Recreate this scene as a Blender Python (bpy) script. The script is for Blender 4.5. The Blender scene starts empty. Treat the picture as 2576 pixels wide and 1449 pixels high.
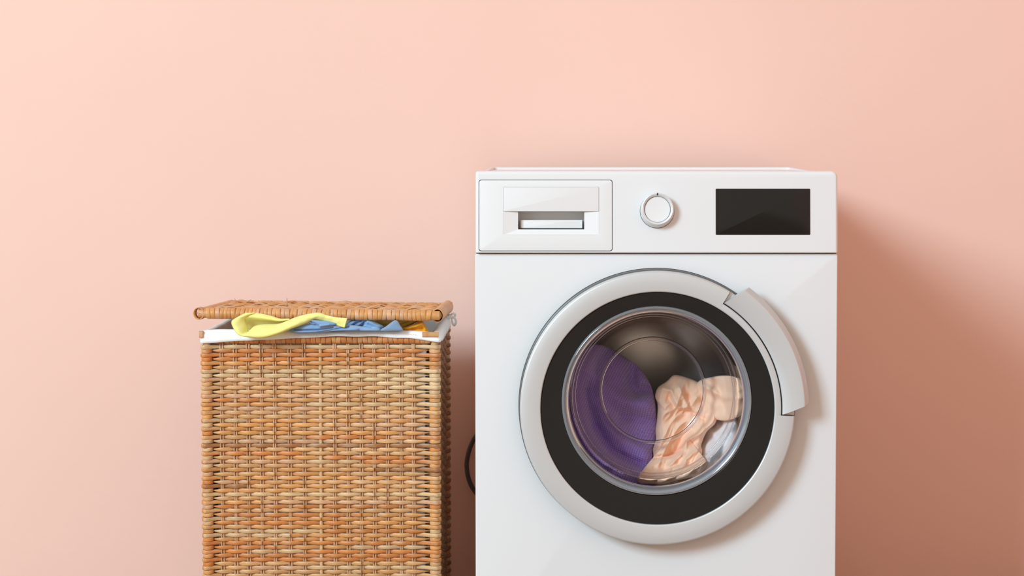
import bpy, bmesh, math, random
import numpy as np
from mathutils import Vector, noise

C = bpy.context.scene.collection
sc = bpy.context.scene
PI = math.pi
rnd = random.Random(7)

# ------------------------------------------------------------------ camera, light, exposure
CAM_Y, CAM_Z, TILT, FPX = -3.0, 0.888, math.radians(2.5), 4560.0
VPX, VPY = 1400.0, 372.0                        # where lines running into the depth meet
SXP = VPX - 1288.0
SYP = VPY - (724.5 - FPX * math.tan(TILT))
cd = bpy.data.cameras.new('camera')
cam = bpy.data.objects.new('camera', cd); C.objects.link(cam)
cam.location = (0, CAM_Y, CAM_Z)
cam.rotation_euler = (PI / 2 - TILT, 0, 0)
cd.sensor_width = 36.0
cd.lens = FPX / 2576.0 * 36.0
cd.shift_x = -SXP / 2576.0
cd.shift_y = SYP / 2576.0
cd.dof.use_dof = True
cd.dof.focus_distance = 3.02
cd.dof.aperture_fstop = 8.0
sc.camera = cam

sc.view_settings.view_transform = 'Standard'
sc.view_settings.look = 'None'
sc.view_settings.exposure = 0.0
sc.view_settings.gamma = 1.0
sc.view_settings.use_curve_mapping = False
sc.cycles.use_denoising = True
sc.cycles.max_bounces = 12
sc.cycles.diffuse_bounces = 5
sc.cycles.transparent_max_bounces = 24
sc.cycles.caustics_reflective = False
sc.cycles.caustics_refractive = False

w = bpy.data.worlds.new('room_light'); sc.world = w
w.use_nodes = True
bg = w.node_tree.nodes['Background']
bg.inputs[0].default_value = (1.0, 0.845, 0.70, 1)
bg.inputs[1].default_value = 0.84

LIGHT_DIR = Vector((0.83, 1.0, -0.565)).normalized()
ld = bpy.data.lights.new('window_daylight', 'AREA')
ld.shape = 'RECTANGLE'; ld.size = 2.2; ld.size_y = 2.5
ld.energy = 675
ld.color = (0.62, 0.85, 1.0)
lo = bpy.data.objects.new('window_daylight', ld); C.objects.link(lo)
lo.location = Vector((0.1, 0.3, 0.65)) - LIGHT_DIR * 8.5
lo.rotation_euler = LIGHT_DIR.to_track_quat('-Z', 'Y').to_euler()

# ------------------------------------------------------------------ camera geometry (where a direction of view meets a real plane)
CT, ST = math.cos(TILT), math.sin(TILT)
CAMP = Vector((0, CAM_Y, CAM_Z))
def ray(px, py):
    a = (px - 1288.0 - SXP) / FPX
    b = -(py - 724.5 - SYP) / FPX
    return Vector((a, CT + b * ST, -ST + b * CT))
def at(px, py, Y):
    d = ray(px, py)
    return CAMP + d * ((Y - CAM_Y) / d.y)

class Plane:
    """a flat face of something: origin, normal towards the room, u along x, v upwards on the face"""
    def __init__(s, p0, lean=0.0):
        s.p0 = Vector(p0)
        s.n = Vector((0, -math.cos(lean), math.sin(lean)))
        s.u = Vector((1, 0, 0)); s.v = Vector((0, math.sin(lean), math.cos(lean)))
    def uv(s, px, py):
        d = ray(px, py)
        p = CAMP + d * ((s.p0 - CAMP).dot(s.n) / d.dot(s.n))
        return ((p - s.p0).dot(s.u), (p - s.p0).dot(s.v))
    def pt(s, u, v, off=0.0):
        return s.p0 + s.u * u + s.v * v + s.n * off
    def rect(s, x0, y0, x1, y1):
        a = s.uv(x0, y1); b = s.uv(x1, y0)
        return (a[0], a[1], b[0], b[1])

# ------------------------------------------------------------------ materials
def lin(c):
    return tuple(((v / 255.0) / 12.92 if v / 255.0 <= 0.04045 else ((v / 255.0 + 0.055) / 1.055) ** 2.4) for v in c)
def L4(*c):
    return (*lin(c), 1.0)
class NT:
    def __init__(s, name):
        s.m = bpy.data.materials.new(name); s.m.use_nodes = True
        s.t = s.m.node_tree; s.n = s.t.nodes
        s.b = s.n['Principled BSDF']; s.out = s.n['Material Output']
    def node(s, kind, **kw):
        x = s.n.new(kind)
        for k, v in kw.items(): setattr(x, k, v)
        return x
    def link(s, a, b): s.t.links.new(a, b)
    def math(s, op, a, b=None, c=None):
        x = s.node('ShaderNodeMath', operation=op)
        for i, v in enumerate((a, b, c)):
            if v is None: continue
            if isinstance(v, (int, float)): x.inputs[i].default_value = v
            else: s.link(v, x.inputs[i])
        return x.outputs[0]
    def mix(s, fac, a, b, blend='MIX'):
        x = s.node('ShaderNodeMix', data_type='RGBA', blend_type=blend)
        for i, v in ((0, fac), (6, a), (7, b)):
            if isinstance(v, (int, float)): x.inputs[i].default_value = v
            elif isinstance(v, tuple): x.inputs[i].default_value = v
            else: s.link(v, x.inputs[i])
        return x.outputs[2]
    def ramp(s, fac, stops):
        x = s.node('ShaderNodeValToRGB'); e = x.color_ramp.elements
        e[0].position, e[0].color = stops[0]; e[1].position, e[1].color = stops[-1]
        for p, c in stops[1:-1]:
            q = e.new(p); q.color = c
        s.link(fac, x.inputs[0]); return x.outputs[0]
    def noise(s, scale=(1, 1, 1), sc_=1.0, detail=3.0, rough=0.5, coord='Object', dist=0.0):
        t = s.node('ShaderNodeTexCoord'); mp = s.node('ShaderNodeMapping')
        mp.inputs['Scale'].default_value = scale
        s.link(t.outputs[coord], mp.inputs[0])
        x = s.node('ShaderNodeTexNoise')
        x.inputs['Scale'].default_value = sc_; x.inputs['Detail'].default_value = detail
        x.inputs['Roughness'].default_value = rough; x.inputs['Distortion'].default_value = dist
        s.link(mp.outputs[0], x.inputs[0]); return x.outputs[0]
    def bump(s, h, strength=0.2, dist=0.002):
        x = s.node('ShaderNodeBump'); x.inputs['Strength'].default_value = strength
        x.inputs['Distance'].default_value = dist
        s.link(h, x.inputs['Height']); s.link(x.outputs[0], s.b.inputs['Normal'])
    def set(s, **kw):
        for k, v in kw.items():
            k = k.replace('_', ' ')
            i = s.b.inputs[k]
            if hasattr(v, 'is_output'): s.link(v, i)
            else: i.default_value = v
        return s

def plain(name, col, rough=0.5, metal=0.0, **kw):
    t = NT(name); t.set(Base_Color=col, Roughness=rough, Metallic=metal)
    t.set(**kw); return t.m

M = {}
t = NT('pink_wall_paint')
n1 = t.noise((1, 1, 1), 2.2, 4, 0.6)
t.set(Base_Color=t.ramp(n1, [(0.3, (0.855, 0.560, 0.462, 1)), (0.7, (0.870, 0.575, 0.476, 1))]), Roughness=0.75)
t.bump(t.noise((1, 1, 1), 90, 3, 0.6), 0.06, 0.002)
M['wall'] = t.m

t = NT('wood_floor')
tc = t.node('ShaderNodeTexCoord'); mp = t.node('ShaderNodeMapping'); mp.inputs['Rotation'].default_value = (0, 0, PI / 2)
t.link(tc.outputs['Object'], mp.inputs[0])
br = t.node('ShaderNodeTexBrick'); br.inputs['Scale'].default_value = 1.0
br.inputs['Brick Width'].default_value = 1.2; br.inputs['Row Height'].default_value = 0.12
br.inputs['Mortar Size'].default_value = 0.0012
br.inputs['Color1'].default_value = (0.34, 0.22, 0.14, 1); br.inputs['Color2'].default_value = (0.42, 0.28, 0.19, 1)
br.inputs['Mortar'].default_value = (0.12, 0.07, 0.04, 1)
t.link(mp.outputs[0], br.inputs[0])
t.set(Base_Color=t.mix(0.35, br.outputs[0], t.ramp(t.noise((18, 1.2, 1), 2.0, 5, 0.6), [(0.3, (0.20, 0.12, 0.08, 1)), (0.7, (0.50, 0.35, 0.25, 1))])), Roughness=0.4)
M['floor'] = t.m

M['white'] = plain('white_enamel', (0.762, 0.765, 0.770, 1), 0.22, Coat_Weight=0.3, Coat_Roughness=0.1)
M['white_plastic'] = plain('white_plastic', (0.775, 0.775, 0.775, 1), 0.32)
M['gap'] = plain('dark_gap', (0.03, 0.03, 0.03, 1), 0.7)
M['grey_plastic'] = plain('dark_grey_plastic', (0.13, 0.13, 0.125, 1), 0.35)
M['black'] = plain('black_plastic', (0.012, 0.012, 0.012, 1), 0.5)
M['cable'] = plain('grey_rubber_cable', (0.075, 0.068, 0.066, 1), 0.55)
M['added_ceiling'] = plain('ceiling_paint', (0.82, 0.81, 0.79, 1), 0.8)
M['display'] = plain('black_display_glass', (0.006, 0.006, 0.006, 1), 0.13, Specular_IOR_Level=0.38)
M['black_glass'] = plain('black_gloss_glass', (0.007, 0.0085, 0.0095, 1), 0.07)
M['knob'] = plain('knob_silver', (0.70, 0.71, 0.71, 1), 0.36, 0.2)

t = NT('satin_silver')
nz = t.noise((1, 1, 1), 6, 3, 0.5)
t.set(Base_Color=t.ramp(nz, [(0.3, (0.60, 0.605, 0.605, 1)), (0.7, (0.62, 0.625, 0.625, 1))]), Roughness=0.38, Metallic=0.3)
M['silver'] = t.m
t = NT('drum_steel')
t.set(Base_Color=(0.66, 0.60, 0.56, 1), Roughness=0.32, Metallic=0.9)
M['steel'] = t.m
M['rubber'] = plain('door_seal_rubber', (0.45, 0.45, 0.46, 1), 0.5)

def clear_glass(name, tint, refl=0.0, rough=0.02, ior=1.5, body=0.0, body_col=(0.8, 0.8, 0.8, 1)):
    t = NT(name)
    tr = t.node('ShaderNodeBsdfTransparent'); tr.inputs[0].default_value = tint
    gl = t.node('ShaderNodeBsdfGlossy'); gl.inputs['Roughness'].default_value = rough
    fr = t.node('ShaderNodeFresnel'); fr.inputs[0].default_value = ior
    mx = t.node('ShaderNodeMixShader')
    t.link(t.math('ADD', fr.outputs[0], refl), mx.inputs[0])
    t.link(tr.outputs[0], mx.inputs[1]); t.link(gl.outputs[0], mx.inputs[2])
    res = mx.outputs[0]
    if body:
        df = t.node('ShaderNodeBsdfDiffuse'); df.inputs[0].default_value = body_col
        m2 = t.node('ShaderNodeMixShader'); m2.inputs[0].default_value = body
        t.link(res, m2.inputs[1]); t.link(df.outputs[0], m2.inputs[2]); res = m2.outputs[0]
    t.link(res, t.out.inputs[0]); return t.m
M['glass'] = clear_glass('door_bowl_glass', (0.985, 0.98, 0.98, 1), 0.012, 0.03, 1.22)
M['rim_glass'] = clear_glass('thick_rim_glass', (0.86, 0.90, 0.93, 1), 0.02, 0.06, 1.45, 0.22, (0.62, 0.66, 0.70, 1))
M['ridge_glass'] = clear_glass('ridge_glass', (0.90, 0.88, 0.89, 1), 0.03, 0.08, 1.5, 0.04, (0.66, 0.58, 0.60, 1))

def cloth(name, c1, c2, weave=900, rough=0.9, bump=0.25, sheen=0.15):
    t = NT(name)
    n = t.noise((1, 1, 1), 22, 4, 0.6)
    t.set(Base_Color=t.ramp(n, [(0.3, (*lin(c1), 1)), (0.7, (*lin(c2), 1))]), Roughness=rough, Sheen_Weight=sheen)
    t.bump(t.noise((1, 1, 1), weave, 2, 0.6), bump, 0.0006)
    return t.m
M['yellow'] = cloth('pale_yellow_cotton', (238, 233, 136), (243, 239, 150))
M['blue'] = cloth('light_blue_denim', (122, 156, 196), (142, 174, 210))
M['olive'] = cloth('olive_yellow_cotton', (205, 192, 92), (213, 200, 104))
M['mustard'] = cloth('mustard_cotton', (232, 160, 18), (240, 172, 30))
M['peach'] = cloth('peach_cotton', (250, 203, 171), (254, 209, 179), 1200, 0.85, 0.1)
M['liner'] = cloth('white_cotton_liner', (244, 244, 241), (250, 250, 247))
M['white_cloth'] = cloth('white_cotton', (228, 220, 220), (240, 233, 232))

def knit(name, c1, c2, cols, rows, depth=0.8):
    t = NT(name)
    uv = t.node('ShaderNodeUVMap'); sp = t.node('ShaderNodeSeparateXYZ'); t.link(uv.outputs[0], sp.inputs[0])
    fu = t.math('FRACT', t.math('MULTIPLY', sp.outputs[0], cols))
    a = t.math('ABSOLUTE', t.math('SUBTRACT', fu, 0.5))
    fv = t.math('FRACT', t.math('ADD', t.math('MULTIPLY', sp.outputs[1], rows), t.math('MULTIPLY', a, 1.7)))
    tri = t.math('SUBTRACT', 1.0, t.math('ABSOLUTE', t.math('SUBTRACT', t.math('MULTIPLY', fv, 2.0), 1.0)))
    edge = t.math('SUBTRACT', 1.0, t.math('MULTIPLY', t.math('MULTIPLY', a, a), 3.4))
    h = t.math('MULTIPLY', tri, edge)
    fz = t.noise((1, 1, 1), 700, 3, 0.7)
    hh = t.math('ADD', t.math('MULTIPLY', h, depth), t.math('MULTIPLY', fz, 0.5))
    t.set(Base_Color=t.ramp(hh, [(0.15, (*lin(c1), 1)), (0.95, (*lin(c2), 1))]), Roughness=0.95, Sheen_Weight=0.4)
    t.bump(hh, 0.7, 0.0015)
    return t.m
M['purple'] = knit('purple_knit', (100, 64, 178), (200, 172, 238), 17.0, 24.0, 0.65)
M['cuff'] = knit('blue_ribbed_knit', (112, 146, 190), (168, 196, 224), 44.0, 40.0)

def rattan(name, streak=1.0, axis='x'):
    t = NT(name)
    at_ = t.node('ShaderNodeAttribute'); at_.attribute_name = 'Col'
    s = {'x': (14, 14, 420), 'z': (420, 420, 14), 'w': (60, 60, 60)}[axis]
    n = t.noise(s, 1.0, 4, 0.65)
    c = t.mix(t.math('MULTIPLY', t.ramp(n, [(0.38, (1, 1, 1, 1)), (0.62, (0, 0, 0, 1))]), 0.42 * streak), at_.outputs['Color'], (0.36, 0.18, 0.075, 1))
    n2 = t.noise((30, 30, 70), 1.0, 2, 0.5)
    c = t.mix(t.math('MULTIPLY', t.ramp(n2, [(0.52, (0, 0, 0, 1)), (0.72, (1, 1, 1, 1))]), 0.35), c, (0.74, 0.53, 0.33, 1))
    n3 = t.noise((190, 190, 380), 1.0, 2, 0.6)
    c = t.mix(t.math('MULTIPLY', t.ramp(n3, [(0.66, (0, 0, 0, 1)), (0.73, (1, 1, 1, 1))]), 0.7 * min(1.0, streak + 0.1)), c, (0.13, 0.055, 0.02, 1))
    t.set(Base_Color=c, Roughness=0.42)
    t.bump(n, 0.35, 0.0008)
    return t.m
M['rattan'] = rattan('rattan_cane')
M['rattan_up'] = rattan('rattan_stake', 0.8, 'z')
M['rattan_wrap'] = rattan('rattan_wrap', 0.55, 'w')

# ------------------------------------------------------------------ mesh helpers
class MB:
    def __init__(s): s.v = []; s.f = []; s.uv = []; s.col = []
    def add(s, vs, fs, uv=None, col=None):
        o = len(s.v)
        s.v += [tuple(p) for p in vs]
        s.f += [tuple(i + o for i in f) for f in fs]
        s.uv += list(uv) if uv is not None else [(0.0, 0.0)] * len(vs)
        s.col += [col or (1, 1, 1)] * len(vs)
        return o
    def grid(s, rows, closed_u=False, closed_v=False, uv=None, col=None):
        nr, nc = len(rows), len(rows[0]); vs = [p for r in rows for p in r]; fs = []
        for i in range(nr if closed_v else nr - 1):
            for j in range(nc if closed_u else nc - 1):
                a, b = i, (i + 1) % nr; c, d = j, (j + 1) % nc
                fs.append((a * nc + c, a * nc + d, b * nc + d, b * nc + c))
        return s.add(vs, fs, uv, col)

def link_mesh(name, mb, material, origin, sharp=35, uvs=False, cols=False):
    me = bpy.data.meshes.new(name)
    ox, oy, oz = origin
    me.from_pydata([(x - ox, y - oy, z - oz) for x, y, z in mb.v], [], mb.f)
    if uvs:
        l = me.uv_layers.new(name='UVMap')
        idx = np.empty(len(me.loops), dtype=np.int32); me.loops.foreach_get('vertex_index', idx)
        l.data.foreach_set('uv', np.array(mb.uv, dtype=np.float32)[idx].ravel())
    if cols:
        a = me.color_attributes.new('Col', 'FLOAT_COLOR', 'POINT')
        cc = np.ones((len(mb.v), 4), dtype=np.float32); cc[:, :3] = np.array(mb.col, dtype=np.float32)
        a.data.foreach_set('color', cc.ravel())
    me.materials.append(material)
    me.shade_smooth()
    if sharp: me.set_sharp_from_angle(angle=math.radians(sharp))
    me.update()
    o = bpy.data.objects.new(name, me); C.objects.link(o)
    return o
ORIG = {}
def part(name, mb, material, parent, label=None, fix=False, **kw):
    org = ORIG[parent.name]
    o = link_mesh(name, mb, material, org, **kw)
    o.parent = parent
    ORIG[o.name] = org
    if label: o['label'] = label
    if fix: recalc(o)
    return o
def recalc(o):
    bm = bmesh.new(); bm.from_mesh(o.data)
    bmesh.ops.recalc_face_normals(bm, faces=bm.faces); bm.to_mesh(o.data); bm.free()
def empty(name, loc, label, cat, group=None):
    o = bpy.data.objects.new(name, None); C.objects.link(o); o.location = loc
    o.empty_display_size = 0.1
    o['label'] = label; o['category'] = cat
    if group: o['group'] = group
    ORIG[o.name] = tuple(loc)
    return o
def thing(name, mb, material, label, cat, group=None, **kw):
    a = np.array(mb.v); lo_, hi = a.min(0), a.max(0)
    org = ((lo_[0] + hi[0]) / 2, (lo_[1] + hi[1]) / 2, lo_[2])
    o = link_mesh(name, mb, material, org, **kw); o.location = org
    o['label'] = label; o['category'] = cat
    if group: o['group'] = group
    ORIG[o.name] = org
    return o
def struct(name, mb, material):
    o = link_mesh(name, mb, material, (0, 0, 0)); o['kind'] = 'structure'
    ORIG[o.name] = (0, 0, 0); return o

def box(mb, x0, y0, z0, x1, y1, z1, col=None):
    vs = [(x, y, z) for z in (z0, z1) for y in (y0, y1) for x in (x0, x1)]
    mb.add(vs, [(0, 2, 3, 1), (4, 5, 7, 6), (0, 1, 5, 4), (2, 6, 7, 3), (0, 4, 6, 2), (1, 3, 7, 5)], col=col)

def crom(P, n, closed=False):
    """n points along a Catmull-Rom curve through P"""
    P = np.array(P, dtype=float); k = len(P)
    if closed: Q = np.vstack([P[-1], P, P[0], P[1]]); segs = k
    else: Q = np.vstack([2 * P[0] - P[1], P, 2 * P[-1] - P[-2]]); segs = k - 1
    ts = np.linspace(0, segs, n, endpoint=not closed)
    out = []
    for t_ in ts:
        i = min(int(t_), segs - 1); f = t_ - i
        a, b, c, d = Q[i], Q[i + 1], Q[i + 2], Q[i + 3]
        out.append(0.5 * (2 * b + (c - a) * f + (2 * a - 5 * b + 4 * c - d) * f * f + (3 * b - a - 3 * c + d) * f ** 3))
    return np.array(out)

def tube(mb, path, r, sides=8, cap=True, col=None, flat=None):
    P = np.array(path, dtype=float); n = len(P)
    T = np.gradient(P, axis=0); T /= np.linalg.norm(T, axis=1)[:, None] + 1e-12
    ref = np.array((0, 0, 1.0)) if abs(T[0][2]) < 0.9 else np.array((0, 1.0, 0))
    N = ref - T[0] * ref.dot(T[0]); N /= np.linalg.norm(N)
    rows = []
    for i in range(n):
        N = N - T[i] * N.dot(T[i]); N /= np.linalg.norm(N) + 1e-12
        B = np.cross(T[i], N)
        rr = r[i] if hasattr(r, '__len__') else r
        rows.append([P[i] + (N * math.cos(2 * PI * k / sides) + B * math.sin(2 * PI * k / sides)) * rr for k in range(sides)])
    o = mb.grid(rows, closed_u=True, col=col)
    if cap:
        mb.f.append(tuple(o + k for k in range(sides))[::-1])
        mb.f.append(tuple(o + (n - 1) * sides + k for k in range(sides)))

def lathe(mb, prof, cx, cz, seg=128, a0=0.0, a1=None, close=False):
    """profile of (radius, y) turned about the axis along y through (cx, cz)"""
    full = a1 is None
    angs = [2 * PI * k / seg for k in range(seg)] if full else [a0 + (a1 - a0) * k / seg for k in range(seg + 1)]
    rows = [[(cx + r * math.cos(a), y, cz + r * math.sin(a)) for a in angs] for r, y in prof]
    if close: rows.append(rows[0])
    return mb.grid(rows, closed_u=full)

def rr_loop(x0, z0, x1, z1, rad, seg=6, edge=1):
    """rounded rectangle, anticlockwise from the lower right; rad = radii at (x1,z0),(x1,z1),(x0,z1),(x0,z0)"""
    if not hasattr(rad, '__len__'): rad = (rad,) * 4
    cs = [(x1, z0, -1, 1, -PI / 2), (x1, z1, -1, -1, 0), (x0, z1, 1, -1, PI / 2), (x0, z0, 1, 1, PI)]
    arcs = []
    for (x, z, sx, sz, a), r in zip(cs, rad):
        arcs.append([(x + sx * r + r * math.cos(a + PI / 2 * k / seg), z + sz * r + r * math.sin(a + PI / 2 * k / seg)) for k in range(seg + 1)])
    out = []
    for i in range(4):
        out += arcs[i]
        p, q = arcs[i][-1], arcs[(i + 1) % 4][0]
        for k in range(1, edge):
            f = k / edge; out.append((p[0] + (q[0] - p[0]) * f, p[1] + (q[1] - p[1]) * f))
    return out

def slab(mb, pl, rect, rad, front, back, bev=0.001, bseg=3, hole=None, hole_back=None, edge=1, hole_bev=0.0):
    """rounded slab on a plane; rect in plane metres, front/back are offsets towards the room; hole = a loop of equal count"""
    x0, z0, x1, z1 = rect
    bl = bev if hasattr(bev, '__len__') else (bev,) * 4
    bev = max(bl)
    rad = (rad,) * 4 if not hasattr(rad, '__len__') else rad
    loops = [(rr_loop(x0, z0, x1, z1, rad, edge=edge), back)]
    for k in range(bseg + 1):
        a = PI / 2 * k / bseg
        i = bev * (1 - math.cos(a)); q = 1 - math.cos(a)
        loops.append((rr_loop(x0 + bl[0] * q, z0 + bl[1] * q, x1 - bl[2] * q, z1 - bl[3] * q, [max(r - i, 1e-5) for r in rad], edge=edge), front - bev + bev * math.sin(a)))
    if hole is not None:
        if hole_bev:
            cxh = sum(p[0] for p in hole) / len(hole); czh = sum(p[1] for p in hole) / len(hole)
        loops.append((hole, front - hole_bev)); loops.append((hole, hole_back if hole_back is not None else back))
    rows = [[pl.pt(u, v, o) for u, v in lp] for lp, o in loops]
    o = mb.grid(rows, closed_u=True)
    n = len(rows[0])
    if hole is None: mb.f.append(tuple(o + k for k in range(n))[::-1])
    if hole is None: mb.f.append(tuple(o + (len(rows) - 1) * n + k for k in range(n)))

# ------------------------------------------------------------------ the room
WALL_Y = 0.68
mb = MB(); box(mb, -4.0, WALL_Y, 0, 1.55, WALL_Y + 0.1, 2.7); struct('wall_back', mb, M['wall'])
mb = MB(); box(mb, 1.45, -2.2, 0, 1.55, WALL_Y, 2.7); struct('added_bounce_wall', mb, M['wall'])  # unseen right wall, added this near to bounce warm pink light into the shadow
mb = MB(); box(mb, -4.0, -1.4, 2.7, 1.55, WALL_Y + 0.1, 2.8); struct('added_ceiling', mb, M['added_ceiling'])  # unseen ceiling, added to cut light from above, kept short of the daylight
mb = MB(); box(mb, -4.0, -7.0, -0.05, 2.6, WALL_Y + 0.1, 0.0); struct('floor', mb, M['floor'])

# ------------------------------------------------------------------ washing machine
FRONT = Plane((0, 0, 0))
MX0 = at(1195, 700, 0).x; MX1 = at(2107, 700, 0).x
MXC = (MX0 + MX1) / 2
ZTOP = at(1600, 430.5, 0.0).z; ZSPLIT = at(1600, 637.5, 0).z
wm = empty('washing_machine', (MXC, 0.28, 0), 'white front loading washing machine with a round silver door, beside the wicker basket', 'washing machine')
LEAN = math.radians(3.5)
PANEL = Plane((0, -0.0085, ZSPLIT + 0.0004), LEAN)
DOOR0 = at(1651, 1020, 0)          # door axis where it meets the front panel
DX, DZ = DOOR0.x, DOOR0.z

# cabinet with a round opening
mb = MB()
outer = rr_loop(MX0, 0.02, MX1, ZSPLIT - 0.0006, (0.004, 0.003, 0.003, 0.004), seg=4, edge=34)
hole = []
for (u, v) in outer:
    a = math.atan2(v - DZ, u - DX); hole.append((DX + 0.185 * math.cos(a), DZ + 0.185 * math.sin(a)))
rows = []
for inset, y in ((0.0, 0.615), (0.0, 0.0026), (0.0004, 0.0010), (0.0013, 0.0002), (0.0024, 0.0)):
    lp = rr_loop(MX0 + inset, 0.02 + inset, MX1 - inset, ZSPLIT - 0.0006 - inset, (0.004,) * 4, seg=4, edge=34)
    rows.append([(u, y, v) for u, v in lp])
rows.append([(u, 0.0, v) for u, v in hole]); rows.append([(u, 0.03, v) for u, v in hole])
o = mb.grid(rows, closed_u=True)
part('cabinet', mb, M['white'], wm, sharp=25)
mb = MB(); box(mb, MX0 + 0.004, 0.613, 0.02, MX1 - 0.004, 0.618, ZTOP - 0.006)
part('back_panel', mb, M['white_plastic'], wm)
# dark joint between cabinet and control panel
mb = MB(); box(mb, MX0 + 0.002, 0.0045, ZSPLIT - 0.004, MX1 - 0.002, 0.02, ZSPLIT + 0.004)
part('joint_strip', mb, M['gap'], wm)
for fx in (MX0 + 0.05, MX1 - 0.05):
    for fy in (0.06, 0.49):
        mb = MB()
        tube(mb, [(fx, fy, 0.0), (fx, fy, 0.006), (fx, fy, 0.0065), (fx, fy, 0.022)], [0.022, 0.022, 0.012, 0.012], 16)
        part('foot', mb, M['black'], wm)

# control panel
def prect(x0, y0, x1, y1): return PANEL.rect(x0, y0, x1, y1)
pu0 = PANEL.uv(1196, 500)[0]; pu1 = PANEL.uv(2108, 500)[0]
pv0 = 0.0008; pv1 = PANEL.uv(1600, 429.5)[1]
dr = prect(1204, 452, 1541, 632)
hole = rr_loop(*dr, 0.0042)
mb = MB()
slab(mb, PANEL, (pu0, pv0, pu1, pv1), (0.003, 0.011, 0.005, 0.003), 0.0, -0.03, bev=(0.0045, 0.0016, 0.005, 0.0062), bseg=6, hole=hole, hole_back=-0.025)
part('control_panel', mb, M['white'], wm, sharp=30)
mb = MB()
slab(mb, PANEL, prect(1200, 448, 1545, 636 - 2), 0.004, -0.045, -0.055, bev=0.0005)
part('drawer_housing', mb, M['gap'], wm)
# worktop with raised rim
mb = MB()
WT = at(1600, 427, 0.5).z
box(mb, MX0 + 0.004, 0.012, ZTOP - 0.03, MX1 - 0.004, 0.618, WT)
wt = part('worktop', mb, M['white'], wm)
mb = MB()
zr = at(1600, 421, 0.53).z
rim_out = rr_loop(MX0 + 0.005, 0.03, MX1 - 0.005, 0.545, 0.012, seg=6)
rim_in = rr_loop(MX0 + 0.013, 0.038, MX1 - 0.013, 0.533, 0.008, seg=6)
rows = [[(u, v, WT - 0.004) for u, v in rim_out], [(u, v, zr - 0.001 if v > 0.2 else WT - 0.002) for u, v in rim_out],
        [(u + (0.001 if u < MXC else -0.001), v - 0.001, zr if v > 0.2 else WT - 0.0018) for u, v in rim_out],
        [(u - (0.001 if u < MXC else -0.001), v + 0.001, zr if v > 0.2 else WT - 0.0018) for u, v in rim_in],
        [(u, v, zr - 0.001 if v > 0.2 else WT - 0.002) for u, v in rim_in], [(u, v, WT - 0.004) for u, v in rim_in]]
mb.grid(rows, closed_u=True)
part('worktop_rim', mb, M['white_plastic'], wt)

for sx0, sx1 in ((MX0 + 0.0006, MX0 + 0.004), (MX1 - 0.004, MX1 - 0.0006)):
    mb = MB(); box(mb, sx0, 0.018, ZSPLIT - 0.004, sx1, 0.618, WT - 0.0005)
    part('upper_side_panel', mb, M['white'], wm)
mb = MB(); box(mb, MX0 + 0.003, 0.004, 0.0205, MX1 - 0.003, 0.612, 0.024)
part('base_plate', mb, M['grey_plastic'], wm)
# detergent drawer
mb = MB()
g = 0.0009
df = (dr[0] + g, dr[1] + g, dr[2] - g, dr[3] - g)
ih = prect(1266, 470, 1507, 591)
slab(mb, PANEL, df, 0.0038, -0.0002, -0.011, bev=0.0007, bseg=3, hole=rr_loop(*ih, 0.002), hole_back=-0.0013)
drawer = part('detergent_drawer', mb, M['white_plastic'], wm, sharp=30)
mb = MB()
fl = prect(1266.5, 470.5, 1506.5, 531.5)
slab(mb, PANEL, fl, (0.0006, 0.0016, 0.0016, 0.0006), 0.0003, -0.006, bev=0.0008, bseg=3)
part('grip_flap', mb, M['white_plastic'], drawer, sharp=30)
mb = MB()
def pp(px, py, off):
    u, v = PANEL.uv(px, py); return PANEL.pt(u, v, off)
# splayed surround of the finger pull, then the pocket behind it
O = [(1266.2, 531.7), (1506.8, 531.7), (1506.8, 590.8), (1266.2, 590.8)]
I = [(1303, 532.2), (1470, 532.2), (1470, 577), (1303, 577)]
vs = [pp(*p, -0.0002) for p in O] + [pp(*I[0], -0.0045), pp(*I[1], -0.0045), pp(*I[2], -0.0045), pp(*I[3], -0.0045)]
vs += [pp(p[0], p[1], -0.040) for p in I]
mb.add(vs, [(0, 4, 7, 3), (1, 2, 6, 5), (3, 7, 6, 2), (4, 8, 11, 7), (5, 6, 10, 9), (7, 11, 10, 6), (4, 5, 9, 8), (8, 9, 10, 11), (0, 1, 5, 4)])
part('finger_pull', mb, M['white_plastic'], drawer, sharp=10)
mb = MB()
slab(mb, PANEL, prect(1309, 553, 1465, 574), 0.0008, -0.014, -0.036, bev=0.001, bseg=2)
part('pull_lip', mb, M['white_plastic'], drawer, sharp=30)
mb = MB()
slab(mb, PANEL, prect(1306, 574.3, 1467, 576.2), 0.0003, -0.0125, -0.015, bev=0.0001, bseg=1)
part('pull_shadow_joint', mb, M['gap'], drawer)

# programme knob
ku, kv = PANEL.uv(1653, 531)
def klathe(prof, seg=72):
    m = MB()
    rows = [[PANEL.pt(ku + r * math.cos(2 * PI * k / seg), kv + 0.2 * max(o, 0) + r * math.sin(2 * PI * k / seg), o) for k in range(seg)] for r, o in prof]
    m.grid(rows, closed_u=True)
    return m
mb = klathe([(0.0286, -0.004), (0.0286, 0.0002), (0.0280, 0.0002)]); part('knob_gap', mb, M['gap'], wm)
mb = klathe([(0.0279, -0.002), (0.0281, 0.004), (0.0268, 0.0135), (0.0262, 0.0145), (0.0250, 0.0150), (0.0226, 0.0142), (0.0219, 0.0130), (0.0217, 0.010), (0.0217, 0.006)])
knob = part('programme_knob', mb, M['knob'], wm, sharp=40)
mb = klathe([(0.0213, 0.004), (0.0213, 0.0105), (0.0205, 0.0114), (0.016, 0.0112), (0.008, 0.0108), (0.0001, 0.0107)])
part('knob_cap', mb, M['white_plastic'], knob, 'white cap of the knob', sharp=40)
mb = MB()
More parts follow.
